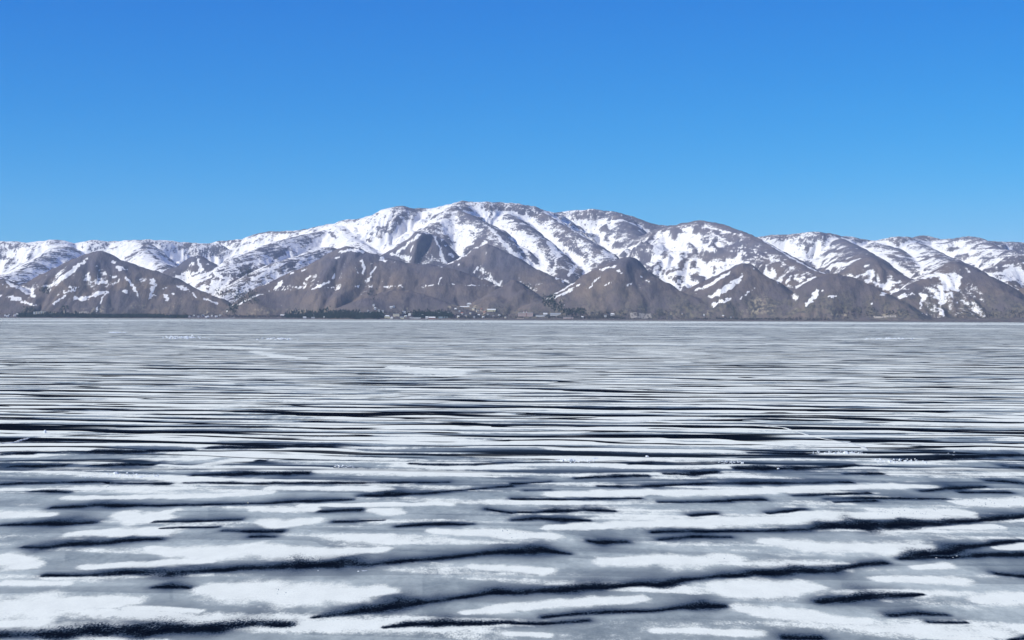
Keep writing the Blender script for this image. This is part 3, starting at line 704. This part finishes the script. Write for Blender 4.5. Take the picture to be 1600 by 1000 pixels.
# ------------------------------------------------------------------ buildings on the far shore
W = {k: plain(k + '_render', c, .12, .15) for k, c in dict(white=(.62, .61, .58), cream=(.72, .63, .46), yellow=(.68, .62, .40), pink=(.62, .46, .40), grey=(.42, .43, .45), teal=(.34, .44, .46), brick=(.33, .17, .13), tan=(.50, .40, .30)).items()}
R = {k: plain(k + '_roofing', c, .2, .2) for k, c in dict(white=(.74, .74, .73), grey=(.30, .31, .33), red=(.34, .13, .10), brown=(.16, .11, .09), slate=(.12, .13, .16)).items()}
glass = N('window_glass').bsdf((.03, .035, .045), .25, .4)
glass.name = 'window_glass'
box_f = [(0, 3, 2, 1), (4, 5, 6, 7), (0, 1, 5, 4), (1, 2, 6, 5), (2, 3, 7, 6), (3, 0, 4, 7)]
def box_v(x0, x1, y0, y1, z0, z1):
    return [(x0, y0, z0), (x1, y0, z0), (x1, y1, z0), (x0, y1, z0), (x0, y0, z1), (x1, y0, z1), (x1, y1, z1), (x0, y1, z1)]
def part_box(name, mat, parent, *b):
    return mesh_object(name, box_v(*b), box_f, mat, parent)
def empty_at(name, u, v, turn=0.0):
    p = on_land(u, v)
    e = link(bpy.data.objects.new(name, None))
    e.location = (p[0], p[1], p[2]); e.rotation_euler = (0, 0, turn + math.atan2(-p[0], p[1]) * .5)
    return e
win_cache = {}
def windows(parent, w, d, h, cols, rows, ww, wh):
    key = (round(ww, 1), round(wh, 1))
    if key not in win_cache:
        me = bpy.data.meshes.new('window'); me.from_pydata(box_v(-ww / 2, ww / 2, -.12, .10, -wh / 2, wh / 2), [], box_f); me.materials.append(glass)
        win_cache[key] = me
    for r in range(rows):
        for c in range(cols):
            o = link(bpy.data.objects.new('window', win_cache[key]), parent)
            o.location = (-w / 2 + w * (c + .5) / cols, -d / 2, h * (r + .55) / rows)
def house(name, label, cat, u, v, w, d, h, wall, roof, style='gable', cols=3, rows=1, group=None, turn=0.0):
    e = thing(empty_at(name, u, v, turn), label, cat, group)
    part_box('wall', W[wall], e, -w / 2, w / 2, -d / 2, d / 2, -3, h)
    o = .5
    if style == 'gable':
        rh = min(d * .38, 4.5)
        V = [(-w / 2 - o, -d / 2 - o, h - .25), (w / 2 + o, -d / 2 - o, h - .25), (w / 2 + o, d / 2 + o, h - .25), (-w / 2 - o, d / 2 + o, h - .25), (-w / 2 - o, 0, h + rh), (w / 2 + o, 0, h + rh)]
        mesh_object('roof', V, [(0, 1, 5, 4), (2, 3, 4, 5), (0, 4, 3), (1, 2, 5), (0, 3, 2, 1)], R[roof], e)
    elif style == 'hip':
        rh = min(d * .38, 4.5); i = min(w, d) * .45
        V = [(-w / 2 - o, -d / 2 - o, h - .25), (w / 2 + o, -d / 2 - o, h - .25), (w / 2 + o, d / 2 + o, h - .25), (-w / 2 - o, d / 2 + o, h - .25), (-w / 2 + i, 0, h + rh), (w / 2 - i, 0, h + rh)]
        mesh_object('roof', V, [(0, 1, 5, 4), (2, 3, 4, 5), (0, 4, 3), (1, 2, 5), (0, 3, 2, 1)], R[roof], e)
    else:
        part_box('roof', R[roof], e, -w / 2 - .3, w / 2 + .3, -d / 2 - .3, d / 2 + .3, h, h + .7)
    if cols: windows(e, w, d, h, cols, rows, min(w / cols * .5, 2.4), min(h / rows * .5, 1.8))
    return e
# the long cream hotel under the left hill
e = thing(empty_at('lakeside_hotel', 63.5, 491.6), 'long cream hotel with white end block and tall window bays under the left hill', 'hotel')
part_box('wall', W['cream'], e, -26, 34, -7, 7, -3, 12)
part_box('end_block', W['white'], e, -35, -26.2, -8.5, 7, -3, 11)
part_box('roof', R['grey'], e, -26.1, 34.4, -7.4, 7.4, 12, 12.7)
mesh_object('pediment', [(-4, -8.6, 12.7), (11, -8.6, 12.7), (3.5, -8.6, 16.5), (-4, 4, 12.7), (11, 4, 12.7), (3.5, 4, 16.5)], [(0, 1, 2), (5, 4, 3), (0, 2, 5, 3), (1, 4, 5, 2), (0, 3, 4, 1)], W['cream'], e)
for k in range(7):
    x = -25.8 + k * 8.6
    part_box('bay', W['white'] if k % 2 else W['cream'], e, x + 2.9, x + 8.0, -9.0, -6.9, -3, 11.4)
    part_box('window_bay', glass, e, x + .1, x + 2.7, -7.25, -6.8, .5, 11)
# the pink block on the middle of the shore
e = thing(empty_at('shore_block', 821, 494.2), 'wide pale pink block with a dark stairwell strip and twin roof turrets by the lake', 'apartment block')
part_box('wall', W['pink'], e, -35, 35, -8, 8, -3, 14)
part_box('stairwell', W['brick'], e, 2, 6.5, -8.6, -7.9, -3, 15.5)
part_box('roof', R['white'], e, -35.6, 35.6, -8.6, 8.6, 14, 14.8)
for x in (-8, 5):
    t_ = part_box('roof_turret', W['white'], e, x - 2.2, x + 2.2, -3, 3, 14.8, 20)
    mesh_object('turret_roof', [(x - 2.6, -3.4, 20), (x + 2.6, -3.4, 20), (x + 2.6, 3.4, 20), (x - 2.6, 3.4, 20), (x, 0, 23.5)], [(0, 1, 4), (1, 2, 4), (2, 3, 4), (3, 0, 4), (3, 2, 1, 0)], R['red'], t_)
windows(e, 66, 16, 13, 16, 3, 2.2, 1.9)
e = thing(empty_at('shore_annex', 813, 498.0), 'low tan annex in front of the wide pink block', 'building')
part_box('wall', W['tan'], e, -16, 16, -5, 5, -3, 5); part_box('roof', R['brown'], e, -16.4, 16.4, -5.4, 5.4, 5, 5.6); windows(e, 32, 10, 5, 7, 1, 2.2, 1.8)

H1 = [
 ('lodge', 'long pale yellow lodge at the left end of the central village', 'lodge', 605, 497.2, 24, 11, 8, 'yellow', 'white', 'hip', 6, 2),
 ('guest_house', 'tall cream guest house with pale roof behind the yellow lodge', 'house', 619, 494.0, 30, 11, 9, 'cream', 'white', 'flat', 7, 2),
 ('boathouse', 'pale yellow waterside house just right of the yellow lodge', 'house', 628, 498.0, 19, 10, 6, 'yellow', 'grey', 'gable', 4, 1),
 ('hall', 'very long low white hall on the shore before the dark pines', 'hall', 649, 498.0, 52, 12, 5.5, 'white', 'white', 'flat', 9, 1),
 ('gatehouse', 'small bright white house left of the red brick warehouse', 'house', 667, 497.6, 12, 9, 6, 'white', 'white', 'gable', 2, 1),
 ('warehouse', 'long red brick warehouse on the shore beside a small white house', 'warehouse', 675, 498.6, 30, 13, 6.5, 'brick', 'white', 'gable', 5, 1),
 ('greenhouse', 'long pale teal shed before the dark pines right of the warehouse', 'shed', 692, 497.2, 46, 11, 5, 'teal', 'white', 'flat', 8, 1),
 ('chalet', 'white chalet with grey roof alone above the central pines', 'chalet', 631, 489.5, 17, 9, 5.5, 'white', 'grey', 'gable', 3, 1),
 ('farm_house', 'yellowish farm house with long low wings above the village, left of the pink block', 'farm house', 768, 486.5, 40, 11, 6, 'yellow', 'white', 'gable', 6, 1),
 ('villa', 'white villa with hipped roof highest on the village slope', 'villa', 733, 477.0, 22, 11, 7, 'white', 'white', 'hip', 4, 2),
 ('terrace', 'long tan terrace of houses below the highest white villa', 'terrace', 728, 481.2, 56, 9, 5, 'tan', 'white', 'gable', 9, 1),
 ('pavilion', 'long low white pavilion right beside the wide pink block', 'pavilion', 844, 494.8, 42, 10, 5.5, 'white', 'grey', 'flat', 8, 1),
 ('store_house', 'white store house above the white pavilion right of the pink block', 'store house', 852, 493.2, 19, 9, 6, 'white', 'white', 'gable', 3, 1),
 ('market_hall', 'long white market hall at the foot of the brown spur', 'hall', 868, 493.6, 50, 11, 6, 'white', 'grey', 'gable', 9, 1),
 ('hostel', 'pinkish white row with many windows just before the bare lakeside trees', 'hostel', 888, 498.0, 46, 10, 6.5, 'pink', 'white', 'flat', 11, 2),
 ('cottage', 'lone white cottage among the bare trees right of the pinkish row', 'cottage', 910, 497.4, 10, 8, 5.5, 'white', 'white', 'gable', 2, 1),
 ('villa', 'white house with pale roof under the steep dark hill right of centre', 'house', 957, 492.5, 20, 10, 5, 'white', 'white', 'hip', 4, 1),
 ('villa', 'tiny white house beside the bare trees below the right middle hill', 'house', 946, 494.9, 10, 8, 5, 'white', 'grey', 'gable', 2, 1),
 ('lake_cabin', 'white lake cabin at the left before the dark central pine belt', 'cabin', 476, 497.4, 15, 8, 5, 'white', 'white', 'gable', 3, 1),
 ('lake_cabin', 'white lake cabin with a flat grey roof and tall mast before the pine belt', 'cabin', 489, 497.4, 16, 8, 6, 'white', 'grey', 'flat', 3, 1),
 ('lake_cabin', 'smallest white lake cabin standing alone before the pine belt', 'cabin', 507, 497.0, 8, 6, 4.5, 'white', 'white', 'gable', 2, 1),
 ('barn', 'pink brown barn at the left edge of the central pine belt', 'barn', 442, 494.2, 24, 10, 5, 'pink', 'white', 'gable', 3, 1),
]
for a in H1:
    name, label, cat = a[:3]
    e = house(name, label, cat, *a[3:])
    if 'mast' in label:
        part_box('mast', R['white'], e, 3.6, 4.0, -.2, .2, 6.6, 19)
# houses nothing tells apart, scattered over the village slopes
rs = random.Random(5)
def scatter(spots, label, group, walls, roofs, wmin=9, wmax=15):
    for u, v in spots:
        wd = rs.uniform(wmin, wmax)
        wl_, rf_, st_ = rs.choice(walls), rs.choice(roofs), rs.choice(['gable', 'gable', 'hip'])
        lb_ = label.replace('COLOUR', wl_).replace('ROOF', {'white': 'snowy', 'grey': 'grey', 'red': 'red'}[rf_] + {'gable': ' pitched', 'hip': ' hipped'}[st_] + ' roof')
        house('village_house', lb_, 'house', u, v, wd, rs.uniform(7, 9), rs.uniform(4.2, 6.2), wl_, rf_, st_, 2 if wd < 12 else 3, 1, group, rs.uniform(-.4, .4))
scatter([(712, 484), (718, 488), (722, 491), (740, 484.5), (746, 487.5), (735, 491), (752, 485), (757, 490), (748, 493.5), (728, 495), (716, 496.5), (741, 497.2), (755, 497), (706, 491.5), (762, 493.5), (771, 495.5), (780, 494.2), (790, 497.2)],
        'small COLOUR village house with ROOF on the slope left of the pink block', 'houses of the village left of the pink block', ['tan', 'cream', 'grey', 'white'], ['white', 'grey', 'red', 'grey'], 7, 11)
scatter([(575, 487.3), (579, 489.8), (592, 486.5), (586, 483.5), (584, 478.5), (611, 481.6), (615, 481.4), (598, 487.8), (570, 490.3), (563, 489.4)],
        'tiny COLOUR house with ROOF on the slope above the pine belt', 'houses on the slope above the pine belt', ['white'], ['white', 'grey'], 7, 11)
scatter([(612, 498), (634, 496), (597, 494.6), (640, 493.5), (660, 494.2), (686, 491.6), (700, 490.7)],
        'small COLOUR house with ROOF among the lodges and pines of the central shore', 'small houses of the central shore', ['white', 'cream', 'yellow'], ['white', 'grey'], 8, 12)
scatter([(296, 495.6), (303, 494.6), (310, 495.8), (317, 494.0), (325, 496), (331, 494.6), (338, 495.8), (344, 494.6), (322, 497)],
        'small COLOUR house with ROOF where the left valley meets the shore', 'houses at the mouth of the left valley', ['white', 'white', 'grey'], ['white', 'grey'], 7, 12)
scatter([(8, 494.6), (14, 493.6), (23, 494.4), (12, 495.6), (27, 493)],
        'small white shed among the bushes at the far left shore', 'sheds at the far left shore', ['white'], ['white'], 7, 12)
scatter([(1130, 495.5), (1142, 497.2), (1100, 493.5), (1066, 492)],
        'tiny COLOUR hut with ROOF at the foot of the right middle hill', 'huts at the foot of the right middle hill', ['white', 'tan'], ['white', 'grey'], 6, 9)

# roads: thin pale sheets laid along the foot of the hills
road_mat = plain('gravel_road', (.34, .30, .26), .2, .1)
def road(pts, wid):
    V, Fc = [], []
    P = [on_land(u, v) for u, v in pts]
    Q = []
    for a, b in zip(P[:-1], P[1:]):
        n = max(2, int(np.linalg.norm(b - a) / 14))
        Q += [a + (b - a) * k / n for k in range(n)]
    Q.append(P[-1]); Q = np.array(Q)
    for i, p in enumerate(Q):
        for s in (-wid / 2, wid / 2):
            V.append((p[0], p[1] + s, float(ground_z(p[0], p[1] + s)) + .7))
    Fc = [(2 * i, 2 * i + 2, 2 * i + 3, 2 * i + 1) for i in range(len(Q) - 1)]
    o = mesh_object('road', V, Fc, road_mat)
    sol = o.modifiers.new('thickness', 'SOLIDIFY'); sol.thickness = .9; sol.offset = -1
    return kind(o, 'structure')
road([(78, 489.4), (100, 489.2), (120, 489.3), (138, 489.5)], 14)
road([(985, 494.5), (1000, 494.2), (1018, 494.4)], 30)
road([(1365, 495.8), (1382, 495.3), (1400, 495.2)], 16)
road([(630, 487), (640, 488.2), (652, 489)], 10)

# ------------------------------------------------------------------ rubble, floes and a refrozen crack on the ice
chunk_mat = N('chunk_ice')
cm = chunk_mat
chunk = cm.bsdf(cm.mix(cm.noise(cm.coords(), 2.0, 4), (.48, .53, .56), (.80, .82, .82)), .35, .3)
print_shade = plain('footprint_shade', (.16, .21, .25), .3, 1.5, .2)  # dark tone standing for the shade inside footprints
def chunk_mesh(seed, flat):
    q = random.Random(seed)
    n = 6
    ring = lambda r, z: [(r * q.uniform(.65, 1.15) * math.cos(k * 6.283 / n + q.uniform(-.2, .2)), r * q.uniform(.65, 1.15) * math.sin(k * 6.283 / n), z + q.uniform(-.12, .12) * flat) for k in range(n)]
    V = ring(.5, -.15) + ring(.56, .12 * flat) + ring(.34, .45 * flat)
    V.append((q.uniform(-.1, .1), q.uniform(-.1, .1), .55 * flat))
    Fc = []
    for l in (0, n):
        for k in range(n):
            Fc.append((l + k, l + (k + 1) % n, l + n + (k + 1) % n, l + n + k))
    for k in range(n): Fc.append((2 * n + k, 2 * n + (k + 1) % n, 3 * n))
    Fc.append(tuple(range(n - 1, -1, -1)))
    me = bpy.data.meshes.new('ice_chunk'); me.from_pydata(V, [], Fc); me.materials.append(chunk)
    return me
CH = [chunk_mesh(k, f) for k, f in enumerate((1, .8, 1.2, .5, .35, .9))]
CL = [
 ('white ice chunk in the broken heap on the left foreground ice', 'chunks of the left foreground heap', [(168, 741), (174, 742), (181, 740.5), (188, 741.5), (196, 743), (206, 744), (214, 742), (225, 744), (236, 743), (246, 744), (199, 739.5), (218, 746)], .9),
 ('white ice chunk in the broken line near the middle of the ice', 'chunks of the middle broken line', [(872, 719.5), (878, 720.5), (884, 719), (891, 721), (897, 720), (904, 722), (909, 723.5), (914, 719), (923, 720), (930, 717), (902, 716.5)], .95),
 ('white ice chunk in the small heap left of the middle', 'chunks of the small heap left of the middle', [(524, 729), (530, 728.5), (536, 727.5), (541, 730), (546, 729), (552, 730)], .8),
 ('white ice chunk in the upper row beside the diagonal crack at right', 'chunks of the upper row by the diagonal crack', [(1271, 707), (1279, 706), (1288, 708), (1297, 707), (1304, 709), (1312, 707.5), (1322, 709), (1331, 707.5), (1338, 708), (1345, 709), (1353, 709)], 1.0),
 ('white ice chunk in the lower row below the diagonal crack at right', 'chunks of the lower row below the diagonal crack', [(1369, 719), (1375, 717), (1382, 720), (1390, 722), (1398, 723), (1406, 720), (1415, 721), (1424, 720.5), (1434, 722), (1446, 723.5)], 1.0),
 ('small ice chunk on the right foreground ice near the edge', 'small chunks near the right edge', [(1482, 708.5), (1491, 706.5), (1547, 702), (1490, 711)], .7),
 ('small ice chunk in the row left of the two big heaps at right', 'small chunks left of the right heaps', [(1134, 721.5), (1146, 723), (1153, 722), (1160, 724), (1011, 714)], .7),
 ('small ice chunk lying in the long black lead of the left foreground', 'small chunks in the left foreground lead', [(497, 892), (568, 892), (572, 891.5), (484, 829), (560, 893)], .35),
 ('small ice chunk lying in the forked black lead at lower right', 'small chunks in the forked lead', [(1463, 872), (1489, 871), (1495, 869)], .4),
 ('small ice block on the middle right ice beyond the heaps', 'small blocks beyond the heaps', [(1302, 661.5), (1216, 733), (1442, 695)], .7),
]
rc = random.Random(9)
for label, group, spots, size in CL:
    spots = sorted(spots)
    for ki, (u, v) in enumerate(spots):
        o = link(bpy.data.objects.new('ice_chunk', rc.choice(CH)))
        p = on_ice(u, v)
        k = size * rc.choice([.3, .35, .4, .5, .6, .85])
        o.location = (p[0], p[1], 0); o.scale = (k * rc.uniform(1, 1.9), k * rc.uniform(.8, 1.3), k * rc.uniform(.7, 1.2)); o.rotation_euler = (0, 0, rc.uniform(-.4, .4))
        big = 'large ' if k > size * .55 else 'low '
        bare_label = label.replace('small ', '').replace('white ', '')
        word = 'leftmost white ' if ki == 0 else 'rightmost white ' if ki == len(spots) - 1 else big + 'white '
        thing(o, word + bare_label, 'ice chunk', group)
p = on_ice(70, 676.5)
o = link(bpy.data.objects.new('ice_block', CH[2])); o.location = (p[0], p[1], 0); o.scale = (.9, .8, 1.1)
thing(o, 'single white ice block standing out on the black lead at far left', 'ice block')
# rubble too small to count round those heaps
V, Fc = [], []
def crumb(x, y, s):
    b = len(V); a = rc.uniform(0, 6.28)
    for k in range(4):
        V.append((x + s * rc.uniform(.6, 1.6) * math.cos(a + k * 1.571), y + s * rc.uniform(.6, 1.2) * math.sin(a + k * 1.571), -.02))
    V.append((x + rc.uniform(-.3, .3) * s, y, s * rc.uniform(.5, 1.1)))
    for k in range(4): Fc.append((b + k, b + (k + 1) % 4, b + 4))
for u0, u1, v0, v1, n, s in [(160, 260, 738, 747, 80, .2), (866, 934, 716, 724, 70, .2), (518, 560, 726, 731, 35, .2), (1265, 1358, 704, 711, 90, .22), (1362, 1450, 716, 725, 90, .22), (1120, 1170, 720, 725, 50, .2), (120, 180, 742, 748, 40, .15), (165, 200, 519, 521, 60, 1.6), (245, 330, 525, 530, 120, 1.8), (400, 470, 528, 532, 60, 1.5), (1350, 1450, 528, 531, 60, 1.5)]:
    for _ in range(n):
        p = on_ice(rc.triangular(u0, u1), rc.triangular(v0, v1))
        crumb(p[0], p[1], s * rc.uniform(.25, 1.1))
kind(mesh_object('ice_rubble', V, Fc, chunk), 'stuff')
V, Fc = [], []  # dark crumbs in place of footprints, the dents' shade put into their colour
for u0, u1, v0, v1, n, s in [(1370, 1600, 778, 804, 150, .10), (768, 830, 820, 842, 26, .09), (1560, 1600, 820, 836, 22, .09), (166, 182, 750, 762, 24, .09), (285, 320, 758, 764, 20, .09), (1080, 1190, 868, 873, 12, .07), (1540, 1590, 938, 944, 8, .06), (430, 480, 920, 934, 14, .07), (380, 388, 780, 786, 10, .09)]:
    for _ in range(n):
        p = on_ice(rc.uniform(u0, u1), rc.uniform(v0, v1))
        crumb(p[0], p[1], s * rc.uniform(.5, 1.4))
kind(mesh_object('footprint_crumbs', V, Fc, print_shade), 'stuff')
def ridge(name, label, pts, wid, h):
    P = [on_ice(u, v) for u, v in pts]
    Q = []
    for a, b in zip(P[:-1], P[1:]):
        n = max(2, int(np.linalg.norm((b - a)[:2]) / .8))
        Q += [a + (b - a) * k / n for k in range(n)]
    Q.append(P[-1]); Q = np.array(Q)
    V, Fc = [], []
    for i, p in enumerate(Q):
        d = Q[min(i + 1, len(Q) - 1)] - Q[max(i - 1, 0)]; d = d[:2] / (np.linalg.norm(d[:2]) + 1e-6)
        n = np.array([-d[1], d[0]]); f = min(1, 8 * min(i, len(Q) - 1 - i) / len(Q)) * .8 + .2
        wv = wid * f * rc.uniform(.7, 1.3); hh = h * f * rc.uniform(.5, 1.3); off = rc.uniform(-.12, .12)
        for s, z in ((-1, -.03), (-.35, .8), (.3, 1), (1, -.03)):
            V.append((p[0] + n[0] * (s * wv / 2 + off), p[1] + n[1] * (s * wv / 2 + off), z * hh if z > 0 else z))
    for i in range(len(Q) - 1):
        for k in range(3):
            Fc.append((4 * i + k, 4 * i + 4 + k, 4 * i + 5 + k, 4 * i + 1 + k))
    return thing(mesh_object(name, V, Fc, ridge_snow), label, 'ice ridge')
ridge_snow = plain('ridge_snow', (.52, .54, .52), .2, 1.5)
ridge('refrozen_crack', 'thin white refrozen crack running diagonally over the dark ice at right', [(1160, 664), (1198, 666.5), (1222, 668), (1240, 673), (1262, 680), (1285, 685.5), (1308, 689)], .6, .16)
ridge('refrozen_crack', 'short white refrozen crack just above the upper row of ice chunks', [(1318, 690), (1332, 694), (1348, 699), (1356, 704)], 1.3, .2)
ridge('refrozen_crack', 'faint white refrozen crack at the far left of the ice', [(0, 694), (22, 691.5), (46, 684)], 1.0, .18)
ridge('refrozen_crack', 'faint white refrozen crack in the middle of the ice', [(985, 659), (1015, 658.5), (1040, 660), (1066, 661.5)], 1.0, .2)
